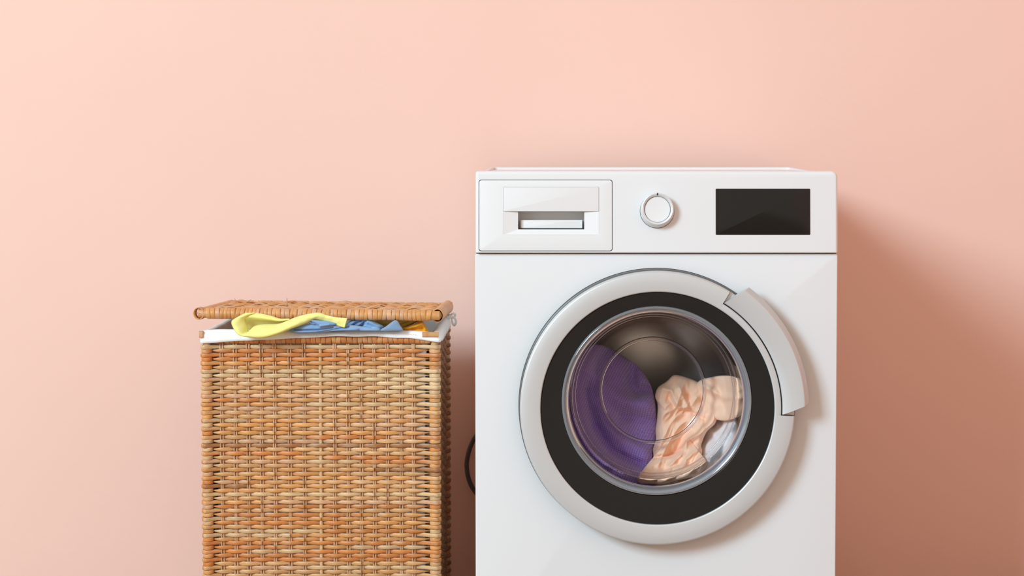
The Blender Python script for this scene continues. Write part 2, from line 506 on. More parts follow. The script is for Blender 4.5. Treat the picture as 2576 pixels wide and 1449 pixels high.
for (a, b) in (((-0.0012, 0.0228), (0.0012, 0.0262)),):
    q = [(a[0], a[1], 0.0148), (b[0], a[1], 0.0148), (b[0], b[1], 0.0151), (a[0], b[1], 0.0151)]
    q2 = [(a[0], a[1] - 0.001, 0.012), (b[0], a[1] - 0.001, 0.012), (b[0], b[1] + 0.0016, 0.010), (a[0], b[1] + 0.0016, 0.010)]
    mb.add([PANEL.pt(ku + x, kv + 0.2 * o + v, o) for x, v, o in q + q2], [(0, 1, 2, 3), (4, 5, 1, 0), (2, 6, 7, 3), (1, 5, 6, 2), (0, 3, 7, 4), (7, 6, 5, 4)])
part('pointer_mark', mb, M['black'], knob, 'black pointer mark at the top of the knob')

# display
mb = MB()
slab(mb, PANEL, prect(1800.5, 474.5, 2038, 591), 0.0014, 0.0006, -0.004, bev=0.0004, bseg=2)
part('display', mb, M['display'], wm, 'black glass display window', sharp=40)

# door ---------------------------------------------------------------
mb = MB()
lathe(mb, [(0.186, 0.0005), (0.2275, -0.0002), (0.2285, -0.002), (0.2287, -0.0165), (0.2270, -0.0175), (0.2240, -0.0175), (0.2240, -0.022), (0.188, -0.022)], DX, DZ, 180)
door = part('door', mb, M['grey_plastic'], wm, 'round door with a silver ring and black glass', sharp=30)
mb = MB(); lathe(mb, [(0.2294, -0.0001), (0.2294, -0.0008), (0.2287, -0.0012)], DX, DZ, 180)
part('door_seam', mb, M['gap'], door)

A_TOP, A_BOT = math.radians(58.4), math.radians(-3.2)
R_IN, R_SLOT, R_OUT = 0.1925, 0.2035, 0.2262
YF = -0.0385
def ring_prof(ro, chrome_edge=True):
    return [(R_IN - 0.0005, -0.024), (R_IN, YF + 0.0012), (R_IN + 0.0009, YF + 0.0002), (R_IN + 0.002, YF), ((R_IN + ro) / 2, YF - 0.0006), (ro - 0.0035, YF), (ro - 0.0018, YF + 0.0006), (ro - 0.0005, YF + 0.0022), (ro, YF + 0.0050), (ro, -0.0190), (ro - 0.004, -0.0190)]
mb = MB()
n = lathe(mb, ring_prof(R_OUT), DX, DZ, 150, A_TOP, A_BOT + 2 * PI)
for k in (0, 150): mb.f.append(tuple(n + r * 151 + k for r in range(11)))
ps = [(R_IN - 0.0005, -0.024), (R_IN, YF + 0.0012), (R_IN + 0.0009, YF + 0.0002), (R_IN + 0.002, YF), (R_SLOT - 0.0022, YF), (R_SLOT - 0.0010, YF + 0.0003), (R_SLOT - 0.0003, YF + 0.001), (R_SLOT, YF + 0.003), (R_SLOT, -0.019)]
n = lathe(mb, ps, DX, DZ, 50, A_BOT, A_TOP)
part('silver_ring', mb, M['silver'], door, 'satin silver ring around the black glass', sharp=38)
# floor of the handle slot, dark
mb = MB()
lathe(mb, [(R_SLOT - 0.001, -0.021), (0.2236, -0.021)], DX, DZ, 50, A_BOT - 0.002, A_TOP + 0.002)
part('handle_slot', mb, M['black'], door)
mb = MB()
n = lathe(mb, [(R_SLOT + 0.002, -0.021), (R_SLOT + 0.002, -0.0315), (R_SLOT + 0.003, -0.0325), (R_OUT - 0.003, -0.0325), (R_OUT - 0.001, -0.031), (R_OUT, -0.028), (R_OUT, -0.021)], DX, DZ, 50, A_BOT + 0.0065, A_TOP - 0.0065)
for k in (0, 50): mb.f.append(tuple(n + r * 51 + k for r in range(7)))
part('handle_bed', mb, M['silver'], door, sharp=38)

# handle: curved bar overhanging the ring, ends cut on the slant
def hang(r, end):
    f = (r - 0.2055) / (0.2495 - 0.2055)
    if end: return math.radians(58.0 + (53.0 - 58.0) * f)
    return math.radians(-2.6 + (2.2 + 2.6) * f)
prof = [(0.2050, -0.024), (0.2050, -0.0385), (0.2054, -0.0402), (0.2070, -0.0412), (0.2200, -0.0440), (0.2380, -0.0468), (0.2405, -0.0466), (0.2418, -0.0456),
        (0.2480, -0.0360), (0.2494, -0.0330), (0.2496, -0.0290), (0.2485, -0.0262), (0.2440, -0.0250), (0.2300, -0.0300), (0.2230, -0.0300), (0.2215, -0.024)]
mb = MB(); NA = 48
rows = []
for r, y in prof:
    a0, a1 = hang(r, 0), hang(r, 1)
    rows.append([(DX + r * math.cos(a0 + (a1 - a0) * k / NA), y, DZ + r * math.sin(a0 + (a1 - a0) * k / NA)) for k in range(NA + 1)])
n = mb.grid(rows, closed_v=True)
for k in (0, NA): mb.f.append(tuple(n + r * (NA + 1) + k for r in range(len(prof))))
h = part('door_handle', mb, M['silver'], door, 'curved silver pull handle on the right of the door', sharp=30, fix=True)

# black glass annulus, set off centre around the bowl
BOWL = at(1651.5, 1007.5, -0.026)
BX, BZ = BOWL.x, BOWL.z
RB = 0.1572
mb = MB()
seg = 160
def circ(cx, cz, r, y): return [(cx + r * math.cos(2 * PI * k / seg), y, cz + r * math.sin(2 * PI * k / seg)) for k in range(seg)]
rows = [circ(DX, DZ, 0.1915, -0.022), circ(DX, DZ, 0.1915, -0.0345), circ(DX, DZ, 0.1908, -0.0350)]
for f in (0.25, 0.5, 0.75):
    rows.append(circ(DX + (BX - DX) * f, DZ + (BZ - DZ) * f, 0.1905 + (RB - 0.1905) * f, -0.0350 + 0.0025 * f))
rows += [circ(BX, BZ, RB + 0.0006, -0.0325), circ(BX, BZ, RB, -0.0320), circ(BX, BZ, RB, -0.010)]
mb.grid(rows, closed_u=True)
part('black_glass_ring', mb, M['black_glass'], door, 'glossy black glass ring', sharp=30)
mb = MB(); lathe(mb, [(0.1928, -0.022), (0.1928, -0.034), (0.1910, -0.034)], DX, DZ, 160)
part('ring_joint', mb, M['gap'], door)

BOWLP = [(0.1460, -0.0200), (0.1448, -0.0080), (0.1425, 0.0080), (0.1390, 0.0240), (0.1340, 0.0430), (0.1270, 0.0610), (0.1170, 0.0770),
         (0.1060, 0.0880), (0.0960, 0.0950), (0.0905, 0.0990), (0.0860, 0.1020), (0.0800, 0.1040), (0.0700, 0.1052), (0.0500, 0.1060), (0.0250, 0.1064), (0.0002, 0.1064)]
def bowl_y(r):
    rs = [p[0] for p in BOWLP][::-1]; ys = [p[1] for p in BOWLP][::-1]
    return float(np.interp(r, rs, ys))
mb = MB()
pr = crom(BOWLP, 60)
lathe(mb, [(max(p[0], 0.0002), p[1]) for p in pr], BX, BZ, 144)
part('glass_bowl', mb, M['glass'], door, 'clear glass bowl of the door', sharp=0)
for rr_, yy_, tt_ in ((0.0895, 0.0985, 0.0034), (0.1335, 0.0410, 0.0011), (0.1390, 0.0220, 0.0012)):
    mb = MB(); lathe(mb, [(rr_ + tt_ * math.cos(2 * PI * k / 10), yy_ + tt_ * math.sin(2 * PI * k / 10)) for k in range(10)], BX, BZ, 120, close=True)
    part('bowl_ridge', mb, M['ridge_glass'], door, sharp=0)
# thick glass lip where the bowl meets the black ring
mb = MB()
lathe(mb, [(0.1440, -0.014), (0.1446, -0.0225), (0.1468, -0.0285), (0.1500, -0.0325), (0.1530, -0.0338), (0.1552, -0.0328), (0.1566, -0.0312), (0.1570, -0.028), (0.1570, -0.010), (0.1530, -0.006), (0.1470, -0.008)], BX, BZ, 144, close=True)
part('glass_lip', mb, M['rim_glass'], door, 'thick pale rim of the glass bowl', sharp=40)
mb = MB()
lathe(mb, [(0.1572, -0.012), (0.1572, 0.0005), (0.190, 0.0005)], DX + (BX - DX), BZ, 144)
part('door_back', mb, M['grey_plastic'], door)

# rubber seal and drum
mb = MB()
lathe(mb, [(0.1850, 0.004), (0.1800, 0.010), (0.1700, 0.006), (0.1640, 0.002), (0.1590, 0.006), (0.1585, 0.014), (0.1620, 0.024), (0.1690, 0.030), (0.1700, 0.038), (0.1640, 0.046), (0.1610, 0.052), (0.1630, 0.060), (0.1720, 0.064)], BX, BZ, 128)
part('door_seal', mb, M['rubber'], wm, 'grey rubber seal behind the door', sharp=0)
mb = MB()
lathe(mb, [(0.1650, 0.058), (0.1660, 0.064), (0.1760, 0.072), (0.2150, 0.082), (0.2320, 0.090), (0.2360, 0.102), (0.2360, 0.395), (0.2300, 0.408), (0.2000, 0.416), (0.1200, 0.412), (0.1000, 0.402), (0.0500, 0.398), (0.0005, 0.398)], BX, BZ, 144)
drum = part('drum', mb, M['steel'], wm, 'steel drum inside the machine', sharp=30)
for k in range(3):
    a = math.radians(75 + 120 * k)
    mb = MB(); rows = []
    for i in range(13):
        y = 0.125 + 0.25 * i / 12; hh = 0.045 * math.sin(PI * (0.12 + 0.76 * i / 12)) ** 0.5
        row = []
        for j in range(9):
            f = j / 8 * 2 - 1
            r = 0.238 - hh * (1 - abs(f) ** 1.8); s_ = f * (0.030)
            row.append((BX + r * math.cos(a) - s_ * math.sin(a), y, BZ + r * math.sin(a) + s_ * math.cos(a)))
        rows.append(row)
    mb.grid(rows); part('drum_paddle', mb, M['steel'], drum, sharp=0)

# ------------------------------------------------------------------ cable behind the machine
pts = [at(1300, 1010, 0.623), at(1262, 1040, 0.634), at(1215, 1078, 0.642), at(1187, 1115, 0.645), at(1174, 1168, 0.646), at(1184, 1218, 0.646), at(1214, 1258, 0.645), at(1262, 1300, 0.644), at(1310, 1400, 0.644)]
e = pts[-1]
pts += [Vector((e.x + 0.01, 0.646, 0.12)), Vector((e.x + 0.02, 0.650, 0.03)), Vector((e.x + 0.06, 0.655, 0.0052)), Vector((e.x + 0.25, 0.655, 0.0052))]
mb = MB(); tube(mb, crom([tuple(p) for p in pts], 90), 0.0048, 10)
thing('power_cable', mb, M['cable'], 'dark grey cable looping out behind the left edge of the washing machine', 'cable', sharp=0)

# ------------------------------------------------------------------ soft goods
def poly_dist(P, line):
    """distance of points P (n,2) to a polyline"""
    best = np.full(len(P), 1e9)
    for a, b in zip(line[:-1], line[1:]):
        a = np.array(a, float); d = np.array(b, float) - a
        t_ = np.clip(((P - a) @ d) / (d @ d + 1e-9), 0, 1)
        best = np.minimum(best, np.linalg.norm(P - (a + t_[:, None] * d), axis=1))
    return best

def pillow(mb, outline, center, depth, bulge, back, ridges=(), nr=40, nth=160, nz=0.0, nzs=0.02, power=0.5, seed=0.0, uvrot=0.0, crumple=0.0, cusp=2.0, head=1.0):
    """closed soft body: outline in view pixels, depth(px,py) -> y of the front where it is fullest, folds as ridge lines"""
    out = crom(outline, nth, closed=True); c = np.array(center, float)
    for side in (0, 1):
        rows = []; uvs = []
        for i in range(nr + 1):
            rho = 1 - (1 - i / nr) ** 1.0 if i else 0.0
            P = c + (out - c) * max(rho, 1e-4)
            prof = (max(1 - rho ** 2.6, 0.0)) ** power
            hgt = np.full(nth, bulge * prof)
            for line, hh, wd in ridges:
                d = poly_dist(P, line)
                hgt += hh * np.exp(-(d / wd) ** cusp) * min(1, prof * 1.6)
            row = []
            for k in range(nth):
                x, y = P[k]
                v = noise.noise(Vector((x * nzs, y * nzs, seed))) * nz
                if crumple:
                    xa = x * 0.90 + y * 0.44; ya = -x * 0.44 + y * 0.90
                    wx = 9 * noise.noise(Vector((x * 0.02, y * 0.02, seed + 5)))
                    v += crumple * (0.62 - abs(noise.noise(Vector(((xa + wx) * 0.040 + seed, ya * 0.011, seed * 2.0)))) * 2.2)
                    v += crumple * 0.45 * (0.5 - abs(noise.noise(Vector(((xa + wx) * 0.085 + seed, (ya + wx) * 0.030, seed * 3.0)))) * 2.0)
                hv = min(hgt[k] + v * prof, bulge + head)
                Y0 = depth(x, y)
                Y = Y0 + bulge - hv if side == 0 else Y0 + bulge + back * prof
                row.append(at(x, y, Y))
                ca, sa = math.cos(uvrot), math.sin(uvrot)
                uvs.append(((x * ca - y * sa) / 100 + hv * 2.5, (x * sa + y * ca) / 100 + hv * 2.0))
            rows.append(row)
        if side: rows = [r[::-1] for r in rows]
        mb.grid(rows, closed_u=True, uv=uvs)

def weld(o, d=1e-5):
    bm = bmesh.new(); bm.from_mesh(o.data)
    bmesh.ops.remove_doubles(bm, verts=bm.verts, dist=d)
    bmesh.ops.recalc_face_normals(bm, faces=bm.faces)
    bm.to_mesh(o.data); bm.free()

def drum_depth(extra):
    def f(px, py):
        r = math.hypot(px - 1646, py - 996) / 1480.0
        return bowl_y(min(r * 1.03, 0.149)) + extra
    return f
def z(c): return [(1440 + x / 3.714, 850 + y / 3.714) for x, y in c]

# purple knit jumper
mb = MB()
pillow(mb, [(1490, 868), (1535, 876), (1578, 903), (1608, 925), (1634, 962), (1647, 1005), (1652, 1050), (1650, 1095), (1643, 1130), (1640, 1160), (1618, 1185), (1606, 1212), (1580, 1226), (1530, 1214), (1478, 1178), (1440, 1118), (1424, 1040), (1426, 975), (1444, 912)],
       (1540, 1050), drum_depth(0.030), 0.030, 0.07,
       ridges=[([(1470, 900), (1500, 960), (1555, 1005), (1600, 1015), (1640, 1020)], 0.016, 22), ([(1592, 925), (1588, 962), (1600, 985), (1632, 978)], -0.024, 15),
               ([(1500, 1010), (1540, 1075), (1580, 1120), (1630, 1150)], 0.014, 26), ([(1470, 985), (1492, 1060), (1535, 1135), (1610, 1172)], -0.013, 13),
               ([(1560, 1050), (1600, 1048), (1650, 1062)], -0.010, 12), ([(1445, 1060), (1490, 1140), (1560, 1195)], 0.010, 22), ([(1500, 1205), (1540, 1180), (1590, 1190)], -0.008, 10)],
       nr=60, nth=220, nz=0.004, nzs=0.02, seed=3.3, uvrot=math.radians(-24), head=0.022)
pj = thing('knitted_jumper', mb, M['purple'], 'purple knitted jumper bunched up on the left inside the washing machine drum', 'jumper', sharp=0, uvs=True); weld(pj)

# peach cotton cloth
mb = MB()
pillow(mb, z([(940, 350), (880, 405), (800, 462), (772, 545), (795, 620), (790, 760), (776, 860), (778, 950), (752, 1040), (752, 1120), (690, 1190), (612, 1295), (606, 1330), (645, 1358), (740, 1362), (830, 1366), (950, 1338), (1080, 1308), (1160, 1290), (1215, 1240), (1255, 1190), (1252, 1150), (1200, 1138), (1212, 1060), (1205, 995), (1255, 880), (1330, 805), (1352, 740), (1338, 665), (1300, 570), (1262, 520), (1240, 470), (1180, 415), (1085, 375), (1000, 350)]),
       z([(1000, 830)])[0], drum_depth(0.026), 0.026, 0.05,
       ridges=[(z([(850, 470), (930, 500), (960, 590), (1000, 650)]), 0.0108, 9.5), (z([(900, 560), (950, 640), (1040, 690)]), -0.0083, 8.8),
               (z([(1000, 470), (1040, 560), (1080, 640)]), 0.0090, 10.5), (z([(1085, 540), (1105, 640)]), -0.0116, 7.5),
               (z([(1160, 560), (1100, 650), (1000, 660)]), 0.0072, 6.3), (z([(1000, 670), (1110, 690), (1230, 760)]), -0.0099, 7.5),
               (z([(1270, 550), (1335, 690), (1315, 790), (1225, 870)]), 0.0108, 10.5), (z([(1210, 600), (1240, 700)]), -0.0058, 10.0), (z([(1150, 700), (1100, 790)]), 0.0054, 8.4),
               (z([(880, 620), (835, 780), (850, 900), (815, 1080)]), 0.0108, 21.0), (z([(1090, 850), (1030, 920), (1000, 1000), (940, 1080)]), -0.0149, 13.8),
               (z([(1235, 870), (1120, 930), (1068, 970), (1060, 1030), (1010, 1100), (900, 1200)]), 0.0117, 7.4), (z([(1085, 965), (1120, 985)]), -0.0083, 5.0),
               (z([(750, 1122), (900, 1095), (1030, 1050)]), -0.0108, 6.2), (z([(640, 1290), (760, 1190), (900, 1130), (1000, 1095)]), 0.0090, 9.5),
               (z([(850, 1240), (985, 1185)]), -0.0090, 6.2), (z([(715, 1350), (820, 1285), (975, 1190)]), 0.0099, 6.3), (z([(745, 1352), (850, 1300), (940, 1250)]), -0.0066, 5.0),
               (z([(830, 1362), (955, 1285), (1065, 1130), (1175, 1040)]), 0.0126, 8.4), (z([(960, 1310), (1010, 1260), (1085, 1190), (1150, 1150)]), -0.0116, 6.2),
               (z([(970, 1338), (1080, 1290), (1130, 1220), (1160, 1160), (1240, 1160)]), 0.0108, 6.3), (z([(1100, 1280), (1150, 1230), (1140, 1190)]), -0.0066, 5.0)],
       nr=96, nth=320, nz=0.003, nzs=0.03, seed=8.1, cusp=1.35, crumple=0.006, head=0.020)
pillow(mb, [(1752, 968), (1792, 948), (1840, 946), (1872, 962), (1880, 1005), (1862, 1046), (1815, 1058), (1772, 1036)], (1815, 1002), drum_depth(0.030), 0.014, 0.03,
       ridges=[([(1770, 970), (1820, 1000), (1870, 1000)], 0.008, 8), ([(1800, 960), (1830, 1040)], -0.005, 7)], nr=26, nth=90, nz=0.005, nzs=0.05, seed=4.4)
pc = thing('cotton_shirt', mb, M['peach'], 'crumpled peach cotton shirt pressed against the glass of the washing machine door', 'shirt', sharp=0); weld(pc)

# white cloth behind the peach one
mb = MB()
pillow(mb, [(1760, 1030), (1800, 1015), (1845, 1040), (1860, 1085), (1845, 1130), (1812, 1170), (1775, 1195), (1735, 1200), (1725, 1140), (1735, 1080)], (1790, 1110), drum_depth(0.072), 0.02, 0.05,
       ridges=[([(1760, 1040), (1800, 1100), (1780, 1180)], 0.008, 9), ([(1800, 1030), (1830, 1090), (1810, 1150)], -0.008, 8)], nr=30, nth=90, nz=0.008, nzs=0.04, seed=1.2)
wc = thing('white_towel', mb, M['white_cloth'], 'white towel showing behind the peach shirt at the lower right of the drum', 'towel', sharp=0); weld(wc)

# ------------------------------------------------------------------ wicker basket
BYF, BYB = 0.20, 0.49                                # planes of the front and back weave
bx0 = at(520.5, 900, BYF).x; bx1 = at(1093.5, 900, BYF).x  # corner posts
ZR = at(806, 855, BYF).z                               # rim height
SC = FPX / (BYF - CAM_Y)
basket = empty('laundry_basket', ((bx0 + bx1) / 2, (BYF + BYB) / 2, 0), 'tall wicker laundry basket with a raised woven lid, left of the washing machine', 'basket')
stake_px = [557, 591, 623.5, 657, 690.5, 728, 764.5, 806, 841, 875, 908, 941, 973.5, 1008.5, 1040]
fx = [at(p, 900, BYF).x for p in stake_px]
ny = 9
sy = [BYF + (BYB - BYF) * (k + 1) / (ny + 1) for k in range(ny)]
POST = 0.0070
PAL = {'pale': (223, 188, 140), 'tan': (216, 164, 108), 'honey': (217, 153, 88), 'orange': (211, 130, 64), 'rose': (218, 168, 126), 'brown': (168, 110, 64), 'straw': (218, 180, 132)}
PAL = {k: np.array(lin(v)) for k, v in PAL.items()}
def tone(row):
    f = rnd.random()
    if row < 1: k = 'pale'
    elif row < 6: k = 'orange' if f < 0.62 else ('honey' if f < 0.85 else 'tan')
    elif row < 12: k = 'pale' if f < 0.6 else ('tan' if f < 0.9 else 'rose')
    elif 40 < row < 52: k = 'orange' if f < 0.38 else ('honey' if f < 0.66 else ('tan' if f < 0.85 else 'straw'))
    else: k = 'honey' if f < 0.36 else ('tan' if f < 0.62 else ('orange' if f < 0.74 else ('rose' if f < 0.84 else ('straw' if f < 0.93 else 'brown'))))
    c = PAL[k] * (0.88 + 0.26 * rnd.random())
    return tuple(np.clip(c, 0, 1))

# the ring of uprights a strand passes: (x, y, outward x, outward y, is corner, side)
ring = []
ring.append((bx0, BYF, -0.707, -0.707, 1, 'front'))
for x in fx: ring.append((x, BYF, 0, -1, 0, 'front'))
ring.append((bx1, BYF, 0.707, -0.707, 1, 'right'))
for y in sy: ring.append((bx1 + 0.002, y, 1, 0, 0, 'right'))
ring.append((bx1, BYB, 0.707, 0.707, 1, 'back'))
for x in fx[::-1]: ring.append((x, BYB, 0, 1, 0, 'back'))
ring.append((bx0, BYB, -0.707, 0.707, 1, 'left'))
for y in sy[::-1]: ring.append((bx0 - 0.002, y, -1, 0, 0, 'left'))
NRING = len(ring)
PITCH = 10.42 / SC
NROWS = int((ZR - 0.012) / PITCH)

def strand(mb, i0, i1, parity, zc, col, seedv, end0=True, end1=True, sub=5):
    """flat cane woven over and under uprights i0..i1 of the ring"""
    ctrl = []
    for i in range(i0, i1 + 1):
        x, y, nx, nyy, corner, side = ring[i % NRING]
        over = (i + parity) % 2 == 0
        a = (POST + 0.0022 if corner else 0.0036) if over else (-(POST + 0.001) if corner else -0.0030)
        if corner and over:
            t0 = (-nyy, nx)
            for s_ in (-1, 0, 1):
                q = 1.0 if s_ == 0 else 0.93
                ctrl.append((x + nx * a * 0.98 * q + t0[0] * s_ * 0.0056, y + nyy * a * 0.98 * q + t0[1] * s_ * 0.0056, 1.0))
        else:
            ctrl.append((x + nx * a, y + nyy * a, 1.0 if over else (0.22 if corner else 0.88)))
        if i < i1:
            x2, y2, nx2, ny2, c2, s2 = ring[(i + 1) % NRING]
            if not (c2 and False):
                fm = 0.5
                ctrl.append((x + (x2 - x) * fm, y + (y2 - y) * fm, 0.99 if not (corner or c2) else (0.99 if ((i if corner else i + 1) + parity) % 2 == 0 else 0.42)))
    P = crom(ctrl, (len(ctrl) - 1) * sub // 2 + 1)
    n = len(P)
    T = np.gradient(P[:, :2], axis=0); T /= np.linalg.norm(T, axis=1)[:, None] + 1e-12
    N = np.stack([T[:, 1], -T[:, 0]], axis=1)
    H = 0.00372; TH = 0.0014
    rows = []
    for j in range(n):
        s_ = P[j, 2]
        if j == 0 and end0: s_ *= 0.75
        if j == n - 1 and end1: s_ *= 0.75
        hz = H * min(s_, 1.03)
        wob = 0.0006 * noise.noise(Vector((P[j, 0] * 22, P[j, 1] * 22, seedv)))
        c = (P[j, 0], P[j, 1]); nx, nyy = N[j]
        sec = [(-TH, -0.8 * hz), (0.05 * TH, -1.0 * hz), (0.75 * TH, -0.86 * hz), (1.05 * TH, -0.4 * hz), (1.08 * TH, 0.4 * hz), (0.75 * TH, 0.86 * hz), (0.05 * TH, 1.0 * hz), (-TH, 0.8 * hz)]
        rows.append([(c[0] + nx * d, c[1] + nyy * d, zc + wob + e_) for d, e_ in sec])
    o = mb.grid(rows, closed_u=True, col=col)
    k = len(rows[0])
    mb.f.append(tuple(o + q for q in range(k))); mb.f.append(tuple(o + (n - 1) * k + q for q in range(k))[::-1])

rest = MB(); n_strand = 0
ZMIN_VIEW = at(800, 1460, BYF).z
for row in range(NROWS):
    zc = ZR - 0.012 - row * PITCH + rnd.uniform(-0.0004, 0.0004)
    par = row % 2
    seen = zc > ZMIN_VIEW
    # where one cane ends and the next begins, behind an upright
    cuts = [0]
    a = rnd.choice([3, 4, 5, 6, 7]); cuts.append(a)
    b = a + rnd.choice([4, 5, 6, 7])
    if b < 14: cuts.append(b)
    cuts.append(17)
    same = None
    for q in range(len(cuts) - 1):
        col = tone(row)
        if same is not None and rnd.random() < 0.45: col = tuple(np.clip(np.array(same) * rnd.uniform(0.93, 1.07), 0, 1))
        same = col
        m = MB() if seen else rest
        strand(m, cuts[q], cuts[q + 1], par, zc + rnd.uniform(-0.0003, 0.0003), col, row * 1.7 + q)
        if seen:
            part('cane_strand', m, M['rattan'], basket, sharp=0, cols=True); n_strand += 1
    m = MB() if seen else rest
    strand(m, cuts[-1], 27, par, zc, tuple(PAL['brown' if row % 3 else 'orange'] * rnd.uniform(0.55, 0.8)), row + 0.3)  # browner right-side canes, darkened in colour to stand for the shade there
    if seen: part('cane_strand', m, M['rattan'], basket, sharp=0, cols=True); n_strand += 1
    strand(rest, 27, NRING, par, zc, tone(row), row + 0.9, sub=3)
wv = part('lower_weave', rest, M['rattan'], basket, sharp=0, cols=True); wv['kind'] = 'stuff'

# corner wraps between the strands that turn the corner
back_wraps = MB()
for row in range(NROWS):
    zc = ZR - 0.012 - row * PITCH
    for ci, (cx, cy, vis) in enumerate(((bx0, BYF, True), (bx1, BYF, True), (bx1, BYB, False), (bx0, BYB, False))):
        if row % 2 == 0: continue
        m = MB() if (vis and zc > ZMIN_VIEW) else back_wraps
        rows = []; K = 14
        for k in range(K):
            a = 2 * PI * k / K
            rr = POST + 0.0018
            rows.append([(cx + (rr + d) * math.cos(a), cy + (rr + d) * math.sin(a), zc + e_) for d, e_ in ((-0.0012, -0.0035), (0.0005, -0.0034), (0.0009, -0.0022), (0.0009, 0.0022), (0.0005, 0.0034), (-0.0012, 0.0035))])
        m.grid(rows, closed_u=True, closed_v=True, col=tone(row))
        if m is not back_wraps: part('corner_wrap', m, M['rattan_wrap'], basket, sharp=0, cols=True)
bw = part('lower_corner_wraps', back_wraps, M['rattan_wrap'], basket, sharp=0, cols=True); bw['kind'] = 'stuff'

# uprights: corner posts, pairs of thin stakes, one thick twisted stake in the middle
for cx, cy in ((bx0, BYF), (bx1, BYF), (bx1, BYB), (bx0, BYB)):
    m = MB(); top = ZR + 0.010
    tube(m, [(cx, cy, 0.0), (cx, cy, 0.2), (cx, cy, top - 0.001), (cx, cy, top)], [POST, POST, POST, POST - 0.0012], 12, col=tuple(PAL['tan'] * 0.9))
    part('corner_post', m, M['rattan_up'], basket, sharp=40, cols=True)
def stake(cx, cy, nx, nyy, thick=False):
    if thick:
        m = MB(); n = 160; rows = []
        for j in range(n):
            zz = 0.004 + (ZR - 0.004) * j / (n - 1)
            rows.append([(cx + (0.0030 + 0.00045 * math.sin(2 * (2 * PI * k / 12) + zz * 900)) * math.cos(2 * PI * k / 12), cy + (0.0030 + 0.00045 * math.sin(2 * (2 * PI * k / 12) + zz * 900)) * math.sin(2 * PI * k / 12), zz) for k in range(12)])
        m.grid(rows, closed_u=True, col=tuple(PAL['pale'] * 0.98))
        part('centre_stake', m, M['rattan_up'], basket, sharp=0, cols=True); return
    for s_ in (-1, 1):
        m = MB(); path = []
        tx, ty = -nyy, nx
        ph = rnd.uniform(0, 6)
        for j in range(24):
            zz = 0.004 + (ZR - 0.004) * j / 23
            w_ = 0.0006 * math.sin(zz * 30 + ph)
            path.append((cx + tx * (s_ * 0.00185 + w_), cy + ty * (s_ * 0.00185 + w_), zz))
        tube(m, path, 0.00155, 7, col=tuple(PAL['rose'] * rnd.uniform(0.72, 1.02)))
        part('stake', m, M['rattan_up'], basket, sharp=0, cols=True)
for i, x in enumerate(fx): stake(x, BYF, 0, -1, i == 7)
for y in sy: stake(bx1 + 0.002, y, 1, 0); stake(bx0 - 0.002, y, -1, 0)
for x in fx[::2]: stake(x, BYB, 0, 1)

# rim rail and its cane wraps
RIMR = 0.0070
ZRIM = ZR + 0.001
rim_path = []
loop = [(bx0, BYF), (bx1, BYF), (bx1, BYB), (bx0, BYB)]
m = MB()
for (ax, ay), (ex, ey) in zip(loop, loop[1:] + loop[:1]):
    tube(m, [(ax, ay, ZRIM), ((ax + ex) / 2, (ay + ey) / 2, ZRIM), (ex, ey, ZRIM)], RIMR - 0.001, 10, col=tuple(PAL['tan'] * 0.8))
part('rim_rail', m, M['rattan_up'], basket, sharp=40, cols=True)

def wrap_ring(m, c, axis, ra, rb, width, lean, col, K=16, lift=0.0009):
    """one turn of flat cane around a rail; axis is the rail direction; ra across (horizontal), rb upright"""
    ax = np.array(axis, float); side = np.cross(ax, (0, 0, 1.0)); up = np.array((0, 0, 1.0))
    rows = []
    for k in range(K):
        a = 2 * PI * k / K
        d = side * math.cos(a); c0 = np.array(c) + ax * (lean * math.sin(a))
        pr_ = []
        for o_, l in ((-width / 2, -0.0008), (-width / 2 * 0.97, lift * 0.62), (-width * 0.3, lift * 0.95), (width * 0.3, lift), (width / 2 * 0.97, lift * 0.62), (width / 2, -0.0008)):
            pr_.append(c0 + ax * o_ + side * math.cos(a) * (ra + l) + up * math.sin(a) * (rb + l))
        rows.append(pr_)
    m.grid(rows, closed_u=True, closed_v=True, col=col)
x = bx0 + 0.012
while x < bx1 - 0.012:
    w_ = rnd.uniform(0.0075, 0.0105)
    m = MB(); k = 'orange' if rnd.random() < 0.7 else 'honey'
    wrap_ring(m, (x + w_ / 2, BYF, ZRIM), (1, 0, 0), RIMR, RIMR, w_ * 0.97, rnd.uniform(-0.001, 0.001), tuple(PAL[k] * rnd.uniform(0.8, 1.05)))
    part('rim_wrap', m, M['rattan_wrap'], basket, sharp=0, cols=True)
    x += w_
y = BYF + 0.012
while y < BYB - 0.012:
    w_ = rnd.uniform(0.009, 0.012); m = MB()
    wrap_ring(m, (bx1, y + w_ / 2, ZRIM), (0, 1, 0), RIMR, RIMR, w_ * 0.97, 0, tuple(PAL['honey'] * rnd.uniform(0.8, 1.05)))
    part('rim_wrap', m, M['rattan_wrap'], basket, sharp=0, cols=True); y += w_

for xa, xb, kk in ((bx1 - 0.021, bx1 - 0.0105, 'orange'), (bx1 - 0.0105, bx1 + 0.0075, 'tan'), (bx0 - 0.011, bx0 - 0.0045, 'rose')):
    m = MB(); zc_ = at(1085, 840, BYF).z; hh = 0.0044 if kk != 'rose' else 0.006
    sec = rr_loop(BYF - 0.0135, zc_ - hh, BYF - 0.006, zc_ + hh, 0.0018, seg=3)
    rows = [[(xx, yy, zz) for yy, zz in sec] for xx in (xa, (xa + xb) / 2, xb)]
    o = m.grid(rows, closed_u=True, col=tuple(PAL[kk] * 0.9)); k = len(sec)
    m.f.append(tuple(o + q for q in range(k))); m.f.append(tuple(o + 2 * k + q for q in range(k))[::-1])
    part('rail_end', m, M['rattan_wrap'], basket, sharp=40, cols=True, fix=True)

